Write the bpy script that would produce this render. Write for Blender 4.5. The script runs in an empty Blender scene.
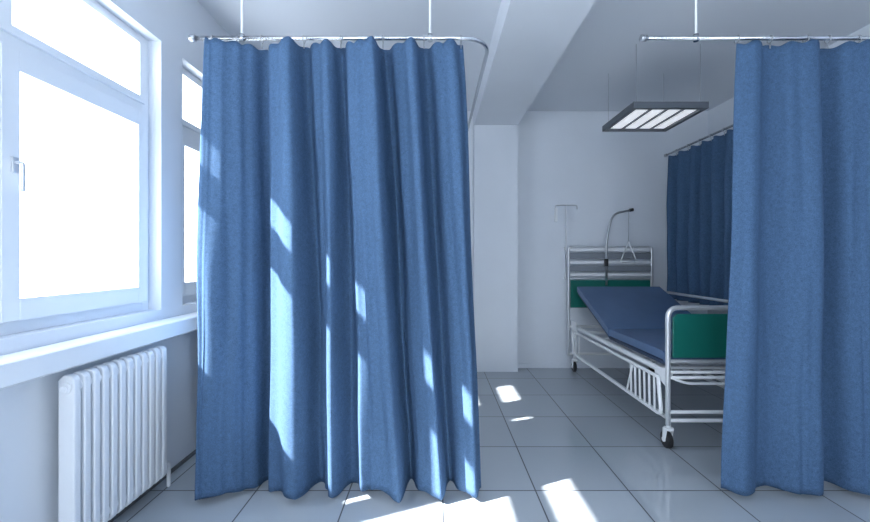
import bpy, math, random
from mathutils import Vector, noise, Matrix
random.seed(4)
scene = bpy.context.scene
try:
    scene.view_settings.view_transform = 'Standard'
    scene.view_settings.look = 'None'
except Exception as e:
    print(e)

# ---------------------------------------------------------------- materials
def mat(name, col, rough=0.5, metal=0.0, bump=0.0, bscale=50, var=0.0, vscale=8, emis=None, estr=0, spec=None, sheen=0, coat=0):
    m = bpy.data.materials.new(name); m.use_nodes = True
    nt = m.node_tree; b = nt.nodes['Principled BSDF']
    b.inputs['Base Color'].default_value = (*col, 1)
    b.inputs['Roughness'].default_value = rough
    b.inputs['Metallic'].default_value = metal
    if spec is not None: b.inputs['Specular IOR Level'].default_value = spec
    if sheen: b.inputs['Sheen Weight'].default_value = sheen
    if coat: b.inputs['Coat Weight'].default_value = coat
    tc = nt.nodes.new('ShaderNodeTexCoord')
    if var:
        n = nt.nodes.new('ShaderNodeTexNoise'); n.inputs['Scale'].default_value = vscale; n.inputs['Detail'].default_value = 6
        nt.links.new(tc.outputs['Object'], n.inputs['Vector'])
        r = nt.nodes.new('ShaderNodeMapRange'); r.inputs[1].default_value = .3; r.inputs[2].default_value = .7
        r.inputs[3].default_value = 1 - var; r.inputs[4].default_value = 1 + var
        nt.links.new(n.outputs['Fac'], r.inputs[0])
        mx = nt.nodes.new('ShaderNodeVectorMath'); mx.operation = 'SCALE'
        mx.inputs[0].default_value = col
        nt.links.new(r.outputs[0], mx.inputs['Scale'])
        nt.links.new(mx.outputs[0], b.inputs['Base Color'])
    if bump:
        n2 = nt.nodes.new('ShaderNodeTexNoise'); n2.inputs['Scale'].default_value = bscale; n2.inputs['Detail'].default_value = 4
        nt.links.new(tc.outputs['Object'], n2.inputs['Vector'])
        bp = nt.nodes.new('ShaderNodeBump'); bp.inputs['Strength'].default_value = bump; bp.inputs['Distance'].default_value = .01
        nt.links.new(n2.outputs['Fac'], bp.inputs['Height']); nt.links.new(bp.outputs[0], b.inputs['Normal'])
    if emis:
        b.inputs['Emission Color'].default_value = (*emis, 1); b.inputs['Emission Strength'].default_value = estr
    return m

M_wall = mat('wall_paint', (.73, .77, .83), .75, bump=.05, bscale=60, var=.015, vscale=3)
M_ceil = mat('ceiling_paint', (.72, .76, .82), .8)
M_frame = mat('window_pvc', (.84, .87, .91), .35)
M_sill = mat('sill_stone', (.84, .87, .91), .3)
M_enamel = mat('white_enamel', (.82, .84, .86), .3)
M_silver = mat('silver_paint', (.66, .68, .71), .3, .55)
M_rad = mat('radiator_enamel', (.82, .84, .87), .35)
M_chrome = mat('chrome', (.62, .64, .67), .22, 1.0)
M_steel = mat('brushed_steel', (.45, .47, .50), .35, .9)
M_dark = mat('dark_plastic', (.03, .03, .035), .5)
M_rubber = mat('rubber', (.015, .015, .017), .55)
M_green = mat('green_laminate', (.008, .14, .11), .35)
M_vinyl = mat('blue_vinyl', (.08, .14, .26), .42, var=.08, vscale=6, bump=.1, bscale=25)
M_vinylside = mat('dark_vinyl', (.03, .05, .10), .5)
M_greypanel = mat('grey_panel', (.22, .24, .27), .4)
M_diff = mat('lamp_diffuser', (.85, .87, .9), .4, emis=(.93, .96, 1), estr=.6)
M_lampframe = mat('lamp_frame', (.14, .155, .18), .4, .3)
M_base = mat('baseboard_mat', (.10, .11, .12), .5)

def glass():
    m = bpy.data.materials.new('window_glass'); m.use_nodes = True
    nt = m.node_tree; nt.nodes.clear()
    o = nt.nodes.new('ShaderNodeOutputMaterial'); t = nt.nodes.new('ShaderNodeBsdfTransparent')
    g = nt.nodes.new('ShaderNodeBsdfGlossy'); g.inputs['Roughness'].default_value = .02
    mx = nt.nodes.new('ShaderNodeMixShader'); mx.inputs[0].default_value = .04
    nt.links.new(t.outputs[0], mx.inputs[1]); nt.links.new(g.outputs[0], mx.inputs[2]); nt.links.new(mx.outputs[0], o.inputs[0])
    return m
M_glass = glass()

def fabric(name, col):
    m = mat(name, col, .9)
    nt = m.node_tree; b = nt.nodes['Principled BSDF']; b.inputs['Specular IOR Level'].default_value = .08
    tc = nt.nodes['Texture Coordinate']
    n1 = nt.nodes.new('ShaderNodeTexNoise'); n1.inputs['Scale'].default_value = 60; n1.inputs['Detail'].default_value = 8; n1.inputs['Roughness'].default_value = .8
    n2 = nt.nodes.new('ShaderNodeTexNoise'); n2.inputs['Scale'].default_value = 260; n2.inputs['Detail'].default_value = 3
    for n in (n1, n2): nt.links.new(tc.outputs['Object'], n.inputs['Vector'])
    ad = nt.nodes.new('ShaderNodeMath'); ad.operation = 'ADD'
    nt.links.new(n1.outputs['Fac'], ad.inputs[0]); nt.links.new(n2.outputs['Fac'], ad.inputs[1])
    r = nt.nodes.new('ShaderNodeMapRange'); r.inputs[1].default_value = .7; r.inputs[2].default_value = 1.3
    r.inputs[3].default_value = .68; r.inputs[4].default_value = 1.34
    nt.links.new(ad.outputs[0], r.inputs[0])
    mx = nt.nodes.new('ShaderNodeVectorMath'); mx.operation = 'SCALE'; mx.inputs[0].default_value = col
    nt.links.new(r.outputs[0], mx.inputs['Scale']); nt.links.new(mx.outputs[0], b.inputs['Base Color'])
    bp = nt.nodes.new('ShaderNodeBump'); bp.inputs['Strength'].default_value = .3; bp.inputs['Distance'].default_value = .004
    nt.links.new(ad.outputs[0], bp.inputs['Height']); nt.links.new(bp.outputs[0], b.inputs['Normal'])
    tr = nt.nodes.new('ShaderNodeBsdfTranslucent'); nt.links.new(mx.outputs[0], tr.inputs['Color'])
    ms = nt.nodes.new('ShaderNodeMixShader'); ms.inputs[0].default_value = .08
    o = nt.nodes['Material Output']
    nt.links.new(b.outputs[0], ms.inputs[1]); nt.links.new(tr.outputs[0], ms.inputs[2]); nt.links.new(ms.outputs[0], o.inputs[0])
    return m
M_fab = fabric('curtain_fabric', (.073, .134, .238))

def floor_mat():
    m = mat('floor_tile', (.33, .36, .39), .12)
    nt = m.node_tree; b = nt.nodes['Principled BSDF']; tc = nt.nodes['Texture Coordinate']
    b.inputs['IOR'].default_value = 1.75
    sp = nt.nodes.new('ShaderNodeSeparateXYZ'); nt.links.new(tc.outputs['Object'], sp.inputs[0])
    def line(out, off):
        a = nt.nodes.new('ShaderNodeMath'); a.operation = 'ADD'; a.inputs[1].default_value = 50 - off
        nt.links.new(out, a.inputs[0])
        w = nt.nodes.new('ShaderNodeMath'); w.operation = 'PINGPONG'; w.inputs[1].default_value = .25
        nt.links.new(a.outputs[0], w.inputs[0])
        l = nt.nodes.new('ShaderNodeMapRange'); l.inputs[1].default_value = .0028; l.inputs[2].default_value = .0046
        l.inputs[3].default_value = 1; l.inputs[4].default_value = 0
        nt.links.new(w.outputs[0], l.inputs[0]); return l
    lx = line(sp.outputs['X'], .04); ly = line(sp.outputs['Y'], .15)
    mxm = nt.nodes.new('ShaderNodeMath'); mxm.operation = 'MAXIMUM'
    nt.links.new(lx.outputs[0], mxm.inputs[0]); nt.links.new(ly.outputs[0], mxm.inputs[1])
    sn = nt.nodes.new('ShaderNodeVectorMath'); sn.operation = 'SNAP'; sn.inputs[1].default_value = (.5, .5, 5)
    of = nt.nodes.new('ShaderNodeVectorMath'); of.operation = 'ADD'; of.inputs[1].default_value = (50 - .04, 50 - .15, 1)
    nt.links.new(tc.outputs['Object'], of.inputs[0]); nt.links.new(of.outputs[0], sn.inputs[0])
    wn = nt.nodes.new('ShaderNodeTexWhiteNoise'); nt.links.new(sn.outputs[0], wn.inputs['Vector'])
    r = nt.nodes.new('ShaderNodeMapRange'); r.inputs[3].default_value = .96; r.inputs[4].default_value = 1.04
    nt.links.new(wn.outputs['Value'], r.inputs[0])
    sc = nt.nodes.new('ShaderNodeVectorMath'); sc.operation = 'SCALE'; sc.inputs[0].default_value = (.38, .42, .46)
    nt.links.new(r.outputs[0], sc.inputs['Scale'])
    mc = nt.nodes.new('ShaderNodeMix'); mc.data_type = 'RGBA'
    nt.links.new(mxm.outputs[0], mc.inputs['Factor']); nt.links.new(sc.outputs[0], mc.inputs['A']); mc.inputs['B'].default_value = (.035, .04, .05, 1)
    nt.links.new(mc.outputs['Result'], b.inputs['Base Color'])
    rr = nt.nodes.new('ShaderNodeMapRange'); rr.inputs[3].default_value = .06; rr.inputs[4].default_value = .7
    nt.links.new(mxm.outputs[0], rr.inputs[0]); nt.links.new(rr.outputs[0], b.inputs['Roughness'])
    return m
M_floor = floor_mat()

# ---------------------------------------------------------------- mesh builder
class MB:
    def __init__(s): s.v = []; s.f = []; s.m = []; s.mats = []; s.sm = []
    def mi(s, m):
        if m not in s.mats: s.mats.append(m)
        return s.mats.index(m)
    def box(s, x0, x1, y0, y1, z0, z1, m):
        i = len(s.v)
        s.v += [Vector(p) for p in ((x0,y0,z0),(x1,y0,z0),(x1,y1,z0),(x0,y1,z0),(x0,y0,z1),(x1,y0,z1),(x1,y1,z1),(x0,y1,z1))]
        for q in ((0,3,2,1),(4,5,6,7),(0,1,5,4),(1,2,6,5),(2,3,7,6),(3,0,4,7)):
            s.f.append([i+k for k in q]); s.m.append(s.mi(m)); s.sm.append(False)
    def prism(s, prof, axis, a, b, m):
        i = len(s.v); n = len(prof)
        for t in (a, b):
            for p in prof:
                s.v.append(Vector((t, p[0], p[1])) if axis == 'x' else (Vector((p[0], t, p[1])) if axis == 'y' else Vector((p[0], p[1], t))))
        for k in range(n):
            s.f.append([i+k, i+(k+1)%n, i+n+(k+1)%n, i+n+k]); s.m.append(s.mi(m)); s.sm.append(False)
        s.f.append([i+k for k in range(n)][::-1]); s.f.append([i+n+k for k in range(n)])
        s.m += [s.mi(m)]*2; s.sm += [False]*2
    def tube(s, pts, r, m, n=10, closed=False, cap=True):
        pts = [Vector(p) for p in pts]; N = len(pts); base = len(s.v)
        def tan(k):
            if closed: return (pts[(k+1)%N]-pts[k-1]).normalized()
            if k == 0: return (pts[1]-pts[0]).normalized()
            if k == N-1: return (pts[-1]-pts[-2]).normalized()
            return ((pts[k+1]-pts[k]).normalized()+(pts[k]-pts[k-1]).normalized()).normalized()
        t = tan(0); up = Vector((0,0,1)) if abs(t.z) < .9 else Vector((1,0,0))
        u = t.cross(up).normalized()
        for k in range(N):
            t2 = tan(k); q = t.rotation_difference(t2); u = (q @ u); u = (u - t2*u.dot(t2)).normalized(); t = t2
            w = t.cross(u)
            rr = r[k] if isinstance(r, (list, tuple)) else r
            for j in range(n):
                a = 2*math.pi*j/n
                s.v.append(pts[k] + u*math.cos(a)*rr + w*math.sin(a)*rr)
        rng = N if closed else N-1
        for k in range(rng):
            k2 = (k+1) % N
            for j in range(n):
                s.f.append([base+k*n+j, base+k*n+(j+1)%n, base+k2*n+(j+1)%n, base+k2*n+j]); s.m.append(s.mi(m)); s.sm.append(True)
        if cap and not closed:
            s.f.append([base+j for j in range(n)][::-1]); s.f.append([base+(N-1)*n+j for j in range(n)])
            s.m += [s.mi(m)]*2; s.sm += [False]*2
    def cyl(s, a, b, r, m, n=16): s.tube([a, b], r, m, n)
    def obj(s, name, bevel=0, seg=2):
        me = bpy.data.meshes.new(name); me.from_pydata([tuple(p) for p in s.v], [], s.f)
        for m in s.mats: me.materials.append(m)
        for p, mi, sm in zip(me.polygons, s.m, s.sm): p.material_index = mi; p.use_smooth = sm
        me.update()
        o = bpy.data.objects.new(name, me); scene.collection.objects.link(o)
        if bevel:
            bv = o.modifiers.new('bevel', 'BEVEL'); bv.width = bevel; bv.segments = seg; bv.limit_method = 'ANGLE'; bv.angle_limit = math.radians(50)
        return o

def rounded(pts, r, seg=6):
    pts = [Vector(p) for p in pts]; out = [pts[0]]
    for k in range(1, len(pts)-1):
        p = pts[k]; a = (pts[k-1]-p); b = (pts[k+1]-p)
        rr = min(r, a.length*.49, b.length*.49)
        A = p + a.normalized()*rr; B = p + b.normalized()*rr
        for j in range(seg+1):
            t = j/seg; out.append(A*(1-t)**2 + p*2*t*(1-t) + B*t*t)
    out.append(pts[-1]); return out

# ---------------------------------------------------------------- room
XW, XR_, YB, YF, ZC = -1.54, 3.10, 4.55, -2.6, 2.92
b = MB(); b.box(XW-.3, XR_+.2, YF-.2, YB+.2, -.12, 0, M_floor); b.obj('floor')
b = MB(); b.box(XW-.3, XR_+.2, YF-.2, YB+.2, ZC, ZC+.15, M_ceil); b.obj('ceiling')
b = MB(); b.box(XW-.26, XR_+.2, YB, YB+.18, 0, ZC, M_wall); b.obj('wall_back')
b = MB(); b.box(XR_, XR_+.18, YF, YB, 0, ZC, M_wall); b.obj('wall_right')
RW = (-1.2, 1.1, .9, 2.6)  # unseen rear window opening, added to let in fill from behind the camera
b = MB(); b.box(XW-.26, RW[0], YF-.18, YF, 0, ZC, M_wall); b.box(RW[1], XR_+.2, YF-.18, YF, 0, ZC, M_wall)
b.box(RW[0], RW[1], YF-.18, YF, 0, RW[2], M_wall); b.box(RW[0], RW[1], YF-.18, YF, RW[3], ZC, M_wall); b.obj('wall_front')
b = MB()
b.box(RW[0], RW[1], YF-.12, YF-.06, RW[2], RW[2]+.06, M_frame); b.box(RW[0], RW[1], YF-.12, YF-.06, RW[3]-.06, RW[3], M_frame)
for k in range(4):
    xx = RW[0]+k*(RW[1]-RW[0]-.06)/3; b.box(xx, xx+.06, YF-.12, YF-.06, RW[2]+.06, RW[3]-.06, M_frame)
b.obj('window_4')
b = MB(); b.box(.43, .91, YF, YB, 2.71, ZC, M_wall); b.obj('ceiling_beam')
b = MB(); b.box(.43, .91, 4.39, YB, 0, 2.71, M_wall); b.obj('column')
ZO0, ZO1 = .96, 2.47
ops = [(-2.3, -.25), (.05, 2.25), (2.44, 3.02)]
b = MB(); X0 = XW-.26
b.box(X0, XW, YF, YB, 0, ZO0, M_wall); b.box(X0, XW, YF, YB, ZO1, ZC, M_wall)
ys = [YF] + [v for o in ops for v in o] + [YB]
for k in range(0, len(ys), 2): b.box(X0, XW, ys[k], ys[k+1], ZO0, ZO1, M_wall)
b.obj('wall_left')

def window(idx, y0, y1, mull, handle=None):
    b = MB(); xo, xi = -1.68, -1.612
    def ring(x1, x2, a, c, z0, z1, s, sb, st):
        b.box(x1, x2, a, a+s, z0, z1, M_frame); b.box(x1, x2, c-s, c, z0, z1, M_frame)
        b.box(x1, x2, a+s, c-s, z0, z0+sb, M_frame); b.box(x1, x2, a+s, c-s, z1-st, z1, M_frame)
    fw = .05
    ed = [y0]
    for c in mull: ed += [c, c]
    ed.append(y1)
    for k in range(0, len(ed), 2):
        a, c = ed[k], ed[k+1]
        la = fw if k == 0 else .03; lc = fw if k == len(ed)-2 else .03
        b.box(xo, xi, a, a+la, ZO0, ZO1, M_frame); b.box(xo, xi, c-lc, c, ZO0, ZO1, M_frame)
        b.box(xo, xi, a+la, c-lc, ZO0, ZO0+.06, M_frame); b.box(xo, xi, a+la, c-lc, ZO1-.04, ZO1, M_frame)
        b.box(xo, xi, a+la, c-lc, 2.035, 2.105, M_frame)
        a1, c1 = a+la-.012, c-lc+.012
        ring(-1.655, -1.590, a1, c1, ZO0+.05, 2.045, .065, .085, .08)
        b.box(-1.642, -1.638, a1+.05, c1-.05, ZO0+.12, 1.98, M_glass)
        ring(-1.655, -1.598, a1, c1, 2.098, ZO1-.03, .045, .035, .025)
        b.box(-1.642, -1.638, a1+.03, c1-.03, 2.125, ZO1-.05, M_glass)
    if handle:
        b.box(-1.590, -1.58, handle-.012, handle+.012, 1.57, 1.63, M_silver)
        b.tube(rounded([(-1.582, handle, 1.61), (-1.555, handle, 1.61), (-1.555, handle, 1.50)], .012), .007, M_silver)
    return b.obj('window_%d' % idx, bevel=.004)
window(1, *ops[1], [.72, 1.45], handle=1.51)
window(2, *ops[2], [])
window(3, *ops[0], [-1.6, -.92])  # unseen window behind the camera, added to light the room
b = MB(); b.prism([(-1.54, .905), (-1.435, .905), (-1.425, .898), (-1.425, .822), (-1.435, .815), (-1.54, .815)], 'y', YF, YB, M_sill)
b.obj('trim_1', bevel=.003)
b = MB(); b.box(XW, XW+.012, YF, YB, 0, .02, M_base); b.obj('baseboard_left')
b = MB(); b.box(.91, XR_, YB-.012, YB, 0, .05, M_wall); b.obj('baseboard_back', bevel=.003)

# ---------------------------------------------------------------- radiators
def radiator(y0, n, pitch=.047, name='radiator'):
    b = MB(); z0, z1 = .085, .785
    xb, xf = -1.49, -1.425
    for k in range(n):
        a = y0+k*pitch; c = a+pitch*.68
        R = .03
        pts = [(xb, z0+.02), (xb+.02, z0)]
        for j in range(7):
            t = -math.pi/2 + j/6*math.pi/2; pts.append((xf-R+R*math.cos(t), z0+R+R*math.sin(t)))
        for j in range(7):
            t = j/6*math.pi/2; pts.append((xf-R+R*math.cos(t), z1-R+R*math.sin(t)))
        pts += [(xb+.02, z1), (xb, z1-.02)]
        b.prism(pts, 'y', a, c, M_rad)
        if k < n-1: b.box(xb+.012, xf-.04, c-.001, a+pitch+.001, z0+.03, z1-.09, M_rad)
    L = y0+n*pitch-pitch*.32
    for z in (z0+.05, z1-.05):
        b.cyl((-1.457, y0-.010, z), (-1.457, L+.010, z), .024, M_rad)
        b.cyl((-1.457, y0-.018, z), (-1.457, y0-.008, z), .016, M_rad)
    b.tube(rounded([(-1.457, L, z0+.05), (-1.457, L+.06, z0+.05), (-1.457, L+.06, .0)], .02), .010, M_rad)
    for yy in (y0+pitch*1.84, L-pitch*1.84):
        for z in (z1-.12, z0+.1): b.box(-1.537, xb+.014, yy-.006, yy+.006, z-.01, z+.01, M_rad)
    return b.obj(name, bevel=.005)
radiator(1.58, 12)
radiator(2.52, 12)

# ---------------------------------------------------------------- curtains
YC, ZT = 2.12, 2.415
def curtain(name, ctrl, org, du, dn, ztop, zbot, nv=70, sub=14, topamp=.55, seed=0, hook=.014, zb=None, gain=1.0):
    du = Vector(du); dn = Vector(dn); org = Vector(org)
    cols = []
    for k in range(len(ctrl)-1):
        A, B = ctrl[k], ctrl[k+1]
        for j in range(sub + (1 if k == len(ctrl)-2 else 0)):
            t = j/sub; c = (1-math.cos(math.pi*t))/2
            c = c*.7 + t*.3
            tt = t + .06*math.sin(2*math.pi*t)
            cols.append((A[0]*(1-tt)+B[0]*tt, A[1]*(1-tt)+B[1]*tt, (A[2]*(1-c)+B[2]*c)*gain, k+t))
    vs = []; nu = len(cols)
    for i in range(nv+1):
        v = i/nv
        for (st, sb, of, kk) in cols:
            e = v**.85
            s_ = st*(1-e)+sb*e
            amp = topamp + (1-topamp)*min(1, v/.35)**.7
            n1 = noise.noise(Vector((kk*.55, v*1.6, seed)))
            n2 = noise.noise(Vector((kk*1.3, v*3.5, seed+9)))
            n3 = noise.noise(Vector((kk*3.0, v*3.0, seed+19)))
            s_ += .024*n1*min(1, v*2.5) + .006*n2*min(1, v*3)
            o_ = of*amp + (.022*n2 + .008*n3)*min(1, .3+v) 
            z = ztop - (ztop-(zbot + (zb(s_) if zb else 0)))*v
            if v < .12:
                z -= hook*(1-math.cos(2*math.pi*kk))/2*(1-v/.12)
            p = org + du*s_ + dn*o_; p.z = z
            vs.append(p)
    b = MB(); b.v = vs; b.mats = [M_fab]
    for i in range(nv):
        for j in range(nu-1):
            a = i*nu+j
            b.f.append([a, a+nu, a+nu+1, a+1]); b.m.append(0); b.sm.append(True)
    o = b.obj(name)
    so = o.modifiers.new('solidify', 'SOLIDIFY'); so.thickness = .0025; so.offset = 0
    return o
P = lambda px: (px-435)*YC/400
L = [(206,194,.16),(213,209,-.085),(222,220,-.075),(238,240,-.035),(250,252,.0),(262,262,.085),(272,275,.0),(294,306,-.09),(304,318,.05),(316,330,-.01),  # first point: mostly hidden edge flap, added to block stray sun on the floor
     (329,339,-.055),(341,350,.06),(350,364,-.03),(361,382,-.055),(374,400,-.095),(383,408,.08),(398,418,-.01),(412,438,-.08),
     (424,449,.06),(437,461,-.02),(450,475,-.065),(463,481,.02)]
curtain('hospital_curtain', [(P(a), P(c), o) for a, c, o in L], (0, YC-.01, 0), (1,0,0), (0,1,0), ZT-.034, .035, seed=2, gain=1.25, topamp=.62,
        zb=lambda s: .05*noise.noise(Vector((s*5, 3, 1))))
R = [(735,722,.0),(748,738,-.045),(770,768,.02),(786,784,-.03),(806,806,-.05),(828,832,.06),(843,846,-.03),(858,862,-.045),(880,882,.05),(897,899,-.05),(915,918,.05),(930,934,-.05),(945,948,.03)]
curtain('hospital_curtain', [(P(a), P(c), o) for a, c, o in R], (0, YC-.01, 0), (1,0,0), (0,1,0), ZT-.034, .035, seed=7, gain=1.3, topamp=.65)
XS = 2.62
S = []
s_ = 2.75; sg = 1
while s_ < 4.5:
    S.append((s_, s_, .055*sg)); sg = -sg; s_ += .075+.03*random.random()
curtain('hospital_curtain', S, (XS, 0, 0), (0,1,0), (1,0,0), ZT-.03, .80, seed=12, nv=40, sub=8)

def rail(name, pts, rods, hooks, caps):
    b = MB()
    b.tube(pts, .011, M_chrome, 12)
    for p in rods:
        b.cyl((p[0], p[1], ZT), (p[0], p[1], ZC), .006, M_enamel, 10)
        b.cyl((p[0], p[1], ZC-.012), (p[0], p[1], ZC), .022, M_enamel, 16)
        b.cyl((p[0], p[1], ZT-.016), (p[0], p[1], ZT+.02), .0135, M_chrome, 12)
    for c, d in caps:
        c = Vector(c); d = Vector(d)
        b.cyl(c, c+d*.03, .017, M_steel, 16)
    for h in hooks:
        c = Vector(h[:3]); ax = h[3]
        ring = []
        for j in range(14):
            a = 2*math.pi*j/14
            o = Vector((0, math.cos(a), math.sin(a))) if ax == 'x' else Vector((math.cos(a), 0, math.sin(a)))
            ring.append(c + Vector((0,0,-.006)) + o*.019)
        b.tube(ring, .0025, M_steel, 6, closed=True)
        b.cyl(c+Vector((0,0,-.024)), c+Vector((0,0,-.055)), .003, M_steel, 6)
    return b.obj(name)
lp = rounded([(-1.29, YC, ZT), (.295, YC, ZT), (.295, 4.55, ZT)], .17, 10)
rail('curtain_rail', lp, [(P(242), YC), (P(430), YC)], [(P(a), YC, ZT, 'x') for a in (213,238,262,304,341,383,424,461)], [((-1.30, YC, ZT), (1,0,0)), ((.295, 4.52, ZT), (0,1,0))])
rp = rounded([(1.10, YC, ZT), (XS, YC, ZT), (XS, 4.55, ZT)], .17, 10)
rail('curtain_rail', rp, [(P(696), YC), (2.45, YC)],
     [(P(a), YC, ZT, 'x') for a in (737,770,806,828,858,880,915,943)] + [(XS, S[k][0], ZT, 'y') for k in range(0, len(S), 2)],
     [((1.09, YC, ZT), (1,0,0)), ((XS, 4.52, ZT), (0,1,0))])

# ---------------------------------------------------------------- ceiling lamp
b = MB()
x0, x1, y0, y1, z = 1.53, 2.11, 3.08, 3.66, 2.405
fw = .035
b.box(x0, x1, y0, y1, z+.03, z+.05, M_lampframe)
b.box(x0, x0+fw, y0, y1, z, z+.03, M_lampframe); b.box(x1-fw, x1, y0, y1, z, z+.03, M_lampframe)
b.box(x0+fw, x1-fw, y0, y0+fw, z, z+.03, M_lampframe); b.box(x0+fw, x1-fw, y1-fw, y1, z, z+.03, M_lampframe)
n = 4; w = (x1-x0-2*fw)/n
for k in range(n):
    a = x0+fw+k*w
    b.box(a+.014, a+w-.014, y0+fw+.02, y1-fw-.02, z+.012, z+.03, M_diff)
    if k: b.box(a-.008, a+.008, y0+fw, y1-fw, z+.004, z+.03, M_lampframe)
for xx in (x0+.04, x1-.04):
    for yy in (y0+.04, y1-.04): b.cyl((xx, yy, z+.045), (xx, yy, ZC), .0018, M_steel, 6)
b.obj('ceiling_lamp', bevel=.002)

# ---------------------------------------------------------------- bed
b = MB()
bl, br, yf, yh = 1.52, 2.40, 2.62, 4.40
def pad(prof_top, th, x0, x1):
    top = prof_top; bot = [(y, z-th) for y, z in top][::-1]
    b.prism(top+bot, 'x', x0, x1, M_vinyl)
hy = 3.50
pad([(yf+.03, .615), (yf+.05, .632), (hy-.01, .632), (hy-.002, .625)], .06, bl+.0, br-.0)
pad([(hy+.004, .625), (hy+.02, .637), (4.27, .945), (4.285, .94)], .06, bl+.0, br-.0)
for x in (bl+.02, br-.02):
    b.tube([(x, yf+.02, .55), (x, hy, .55)], .016, M_vinylside, 8)
    b.tube([(x, hy, .555), (x, 4.27, .87)], .016, M_vinylside, 8)
    b.tube([(x, yf+.0, .49), (x, yh+.02, .49)], .021, M_enamel, 12)
for k in range(6):
    yy = yf+.15+k*.33; b.tube([(bl+.02, yy, .49), (br-.02, yy, .49)], .012, M_enamel, 8)
b.tube([(1.75, 3.9, .49), (1.75, 4.1, .79)], .012, M_silver, 8); b.tube([(2.17, 3.9, .49), (2.17, 4.1, .79)], .012, M_silver, 8)
yy = yf-.01
b.tube(rounded([(bl, yy, .16), (bl, yy, .925), (br, yy, .925), (br, yy, .16)], .07, 8), .016, M_silver, 14)
b.prism([(bl+.03, .60), (br-.03, .60), (br-.03, .86), (br-.06, .885), (bl+.06, .885), (bl+.03, .86)], 'y', yy-.008, yy+.01, M_green)
b.tube([(bl, yy, .575), (br, yy, .575)], .013, M_silver, 10)
for z in (.505, .47): b.tube([(bl, yy, z), (br, yy, z)], .011, M_enamel, 10)
for z in (.245, .19): b.tube([(bl, yy, z), (br, yy, z)], .012, M_enamel, 10)
b.tube(rounded([(bl+.02, yy-.0, .47), (bl+.12, yy, .43), (br-.12, yy, .43), (br-.02, yy, .47)], .05), .009, M_enamel, 8)
b.prism([(yf-.0, .40), (yf+.14, .46), (yf+.14, .50), (yf, .53)], 'x', bl-.006, bl+.006, M_enamel)
b.prism([(yf-.0, .40), (yf+.14, .46), (yf+.14, .50), (yf, .53)], 'x', br-.006, br+.006, M_enamel)
for x, hi, lo in ((bl-.025, .455, .215), (br+.025, .455, .215)):
    b.tube(rounded([(x, yf+.06, hi), (x, yf+.02, lo), (x, 4.30, lo), (x, 4.34, hi)], .05), .013, M_enamel, 10)
    b.tube([(x, yf+.06, hi), (x, 4.34, hi)], .012, M_enamel, 10)
    for k in range(6):
        t = yf+.10+k*.065; b.tube([(x, t, lo), (x, t+.01, hi)], .008, M_enamel, 8)
    for t in (4.15, 4.24): b.tube([(x, t, lo), (x, t, hi)], .007, M_enamel, 8)
    b.tube([(x, 3.12, lo), (x, 3.02, hi)], .008, M_enamel, 8)
for x in (bl+.02, br-.02):
    b.tube([(x, yf+.02, .19), (x, yh, .19)], .014, M_enamel, 10)
x = br+.03
b.tube(rounded([(x, 3.05, .50), (x, 3.05, .89), (x, 4.25, .89), (x, 4.25, .50)], .08), .013, M_silver, 10)
b.tube([(x, 3.05, .72), (x, 4.25, .72)], .009, M_silver, 8)
for x in (bl+.01, br-.01):
    for y, s in ((yf, 1), (yh-.02, 1)):
        b.cyl((x, y, .135), (x, y, .21), .014, M_enamel, 12)
        b.cyl((x, y, .125), (x, y, .14), .03, M_enamel, 16)
        for d in (-.021, .021):
            b.prism([(y-.02, .132), (y+.03, .132), (y+.035, .05), (y+.005, .045)], 'x', x+d-.003, x+d+.003, M_enamel)
        c = Vector((x, y+.02, .055))
        b.tube([(x-.017, c.y, .055), (x-.013, c.y, .055), (x+.013, c.y, .055), (x+.017, c.y, .055)], [.047, .055, .055, .047], M_rubber, 24)
        b.cyl((x-.027, c.y, .055), (x+.027, c.y, .055), .016, M_enamel, 14)
yy = yh+.03
b.tube(rounded([(bl-.04, yy, .17), (bl-.04, yy, 1.37), (br+.0, yy, 1.37), (br+.0, yy, .17)], .03, 5), .014, M_silver, 12)
b.prism([(bl-.02, .70), (br-.02, .70), (br-.02, 1.005), (bl-.02, 1.005)], 'y', yy-.01, yy+.01, M_green)
for z0, z1, m in ((1.325, 1.365, M_enamel), (1.24, 1.31, M_greypanel), (1.185, 1.215, M_enamel), (1.10, 1.165, M_greypanel), (1.05, 1.08, M_enamel)):
    b.box(bl-.03, br-.01, yy-.008, yy+.008, z0, z1, m)
b.tube([(bl-.04, yy, 1.02), (br, yy, 1.02)], .010, M_silver, 8)
b.tube([(bl-.04, yy, .49), (br, yy, .49)], .014, M_enamel, 8)
b.tube([(bl-.04, yy, .19), (br, yy, .19)], .014, M_enamel, 8)
b.prism([(yh-.16, .44), (yh, .30), (yh+.02, .30), (yh+.02, .56), (yh-.1, .56)], 'x', bl-.012, bl-.002, M_enamel)
b.obj('hospital_bed', bevel=.003)

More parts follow.
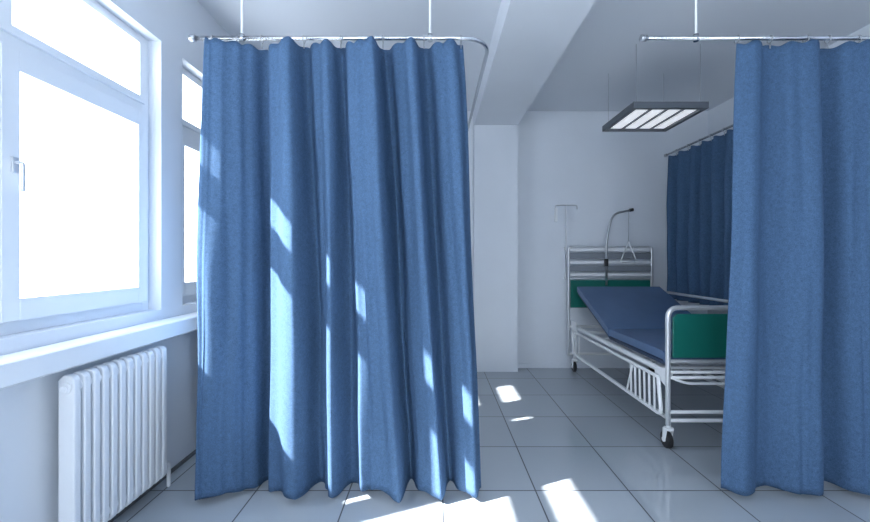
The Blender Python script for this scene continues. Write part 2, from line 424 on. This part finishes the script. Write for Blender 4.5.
b = MB(); y = 4.40
b.tube(rounded([(1.885, y, .95), (1.885, y, 1.45), (1.95, y, 1.74), (2.15, y, 1.775)], .12, 10), .012, M_steel, 12)
b.cyl((2.14, y, 1.775), (2.18, y, 1.782), .017, M_dark, 12)
b.cyl((1.885, y, 1.16), (1.885, y, 1.24), .02, M_dark, 12)
b.cyl((2.13, y, 1.77), (2.13, y, 1.43), .003, M_steel, 8)
tri = rounded([(2.13, y, 1.43), (2.04, y, 1.21), (2.22, y, 1.21), (2.13, y, 1.43)], .02)
b.tube(tri, .007, M_enamel, 8)
b.cyl((2.06, y, 1.21), (2.20, y, 1.21), .011, M_enamel, 10)
b.obj('bed_trapeze_pole')
b = MB(); x = 1.475; y = 4.50
b.cyl((x, y, 1.0), (x, y, 1.845), .008, M_silver, 10)
b.tube(rounded([(1.355, y, 1.80), (1.355, y, 1.845), (1.60, y, 1.845), (1.60, y, 1.80)], .02), .006, M_silver, 8)
b.box(1.345, 1.375, y-.012, y+.012, 1.66, 1.81, M_enamel)
b.cyl((x, y, 1.36), (x, YB-.002, 1.36), .012, M_enamel, 8); b.cyl((x, y, 1.02), (x, YB-.002, 1.02), .012, M_enamel, 8)
b.obj('iv_pole', bevel=.003)

# ---------------------------------------------------------------- light
w = bpy.data.worlds.new('sky'); scene.world = w; w.use_nodes = True
bg = w.node_tree.nodes['Background']; bg.inputs[0].default_value = (.81, .90, 1, 1); bg.inputs[1].default_value = 8.0
sd = bpy.data.lights.new('sun', 'SUN'); sd.energy = 34; sd.angle = math.radians(.8); sd.color = (1, .985, .96)
so = bpy.data.objects.new('sun', sd); scene.collection.objects.link(so)
so.rotation_euler = Vector((1, .42, -.97)).to_track_quat('-Z', 'Y').to_euler()
def portal(loc, sx, sy, rot):
    ld = bpy.data.lights.new('window_portal', 'AREA'); ld.shape = 'RECTANGLE'; ld.size = sx; ld.size_y = sy
    ld.cycles.is_portal = True
    lo = bpy.data.objects.new('window_portal', ld); scene.collection.objects.link(lo)
    lo.location = loc; lo.rotation_euler = rot
for k, (a, c) in enumerate(ops):
    portal((-1.82, (a+c)/2, (ZO0+ZO1)/2), c-a, ZO1-ZO0, Matrix(((0,0,-1),(1,0,0),(0,-1,0))).to_euler())
portal(((RW[0]+RW[1])/2, YF-.2, (RW[2]+RW[3])/2), RW[1]-RW[0], RW[3]-RW[2], Vector((0,1,0)).to_track_quat('-Z','Z').to_euler())

cd = bpy.data.cameras.new('camera'); cd.sensor_width = 36; cd.lens = 36*400/870; cd.shift_y = -3/870; cd.clip_start = .05
co = bpy.data.objects.new('camera', cd); scene.collection.objects.link(co)
co.location = (0, 0, 1.25); co.rotation_euler = (math.pi/2, 0, 0)
scene.camera = co
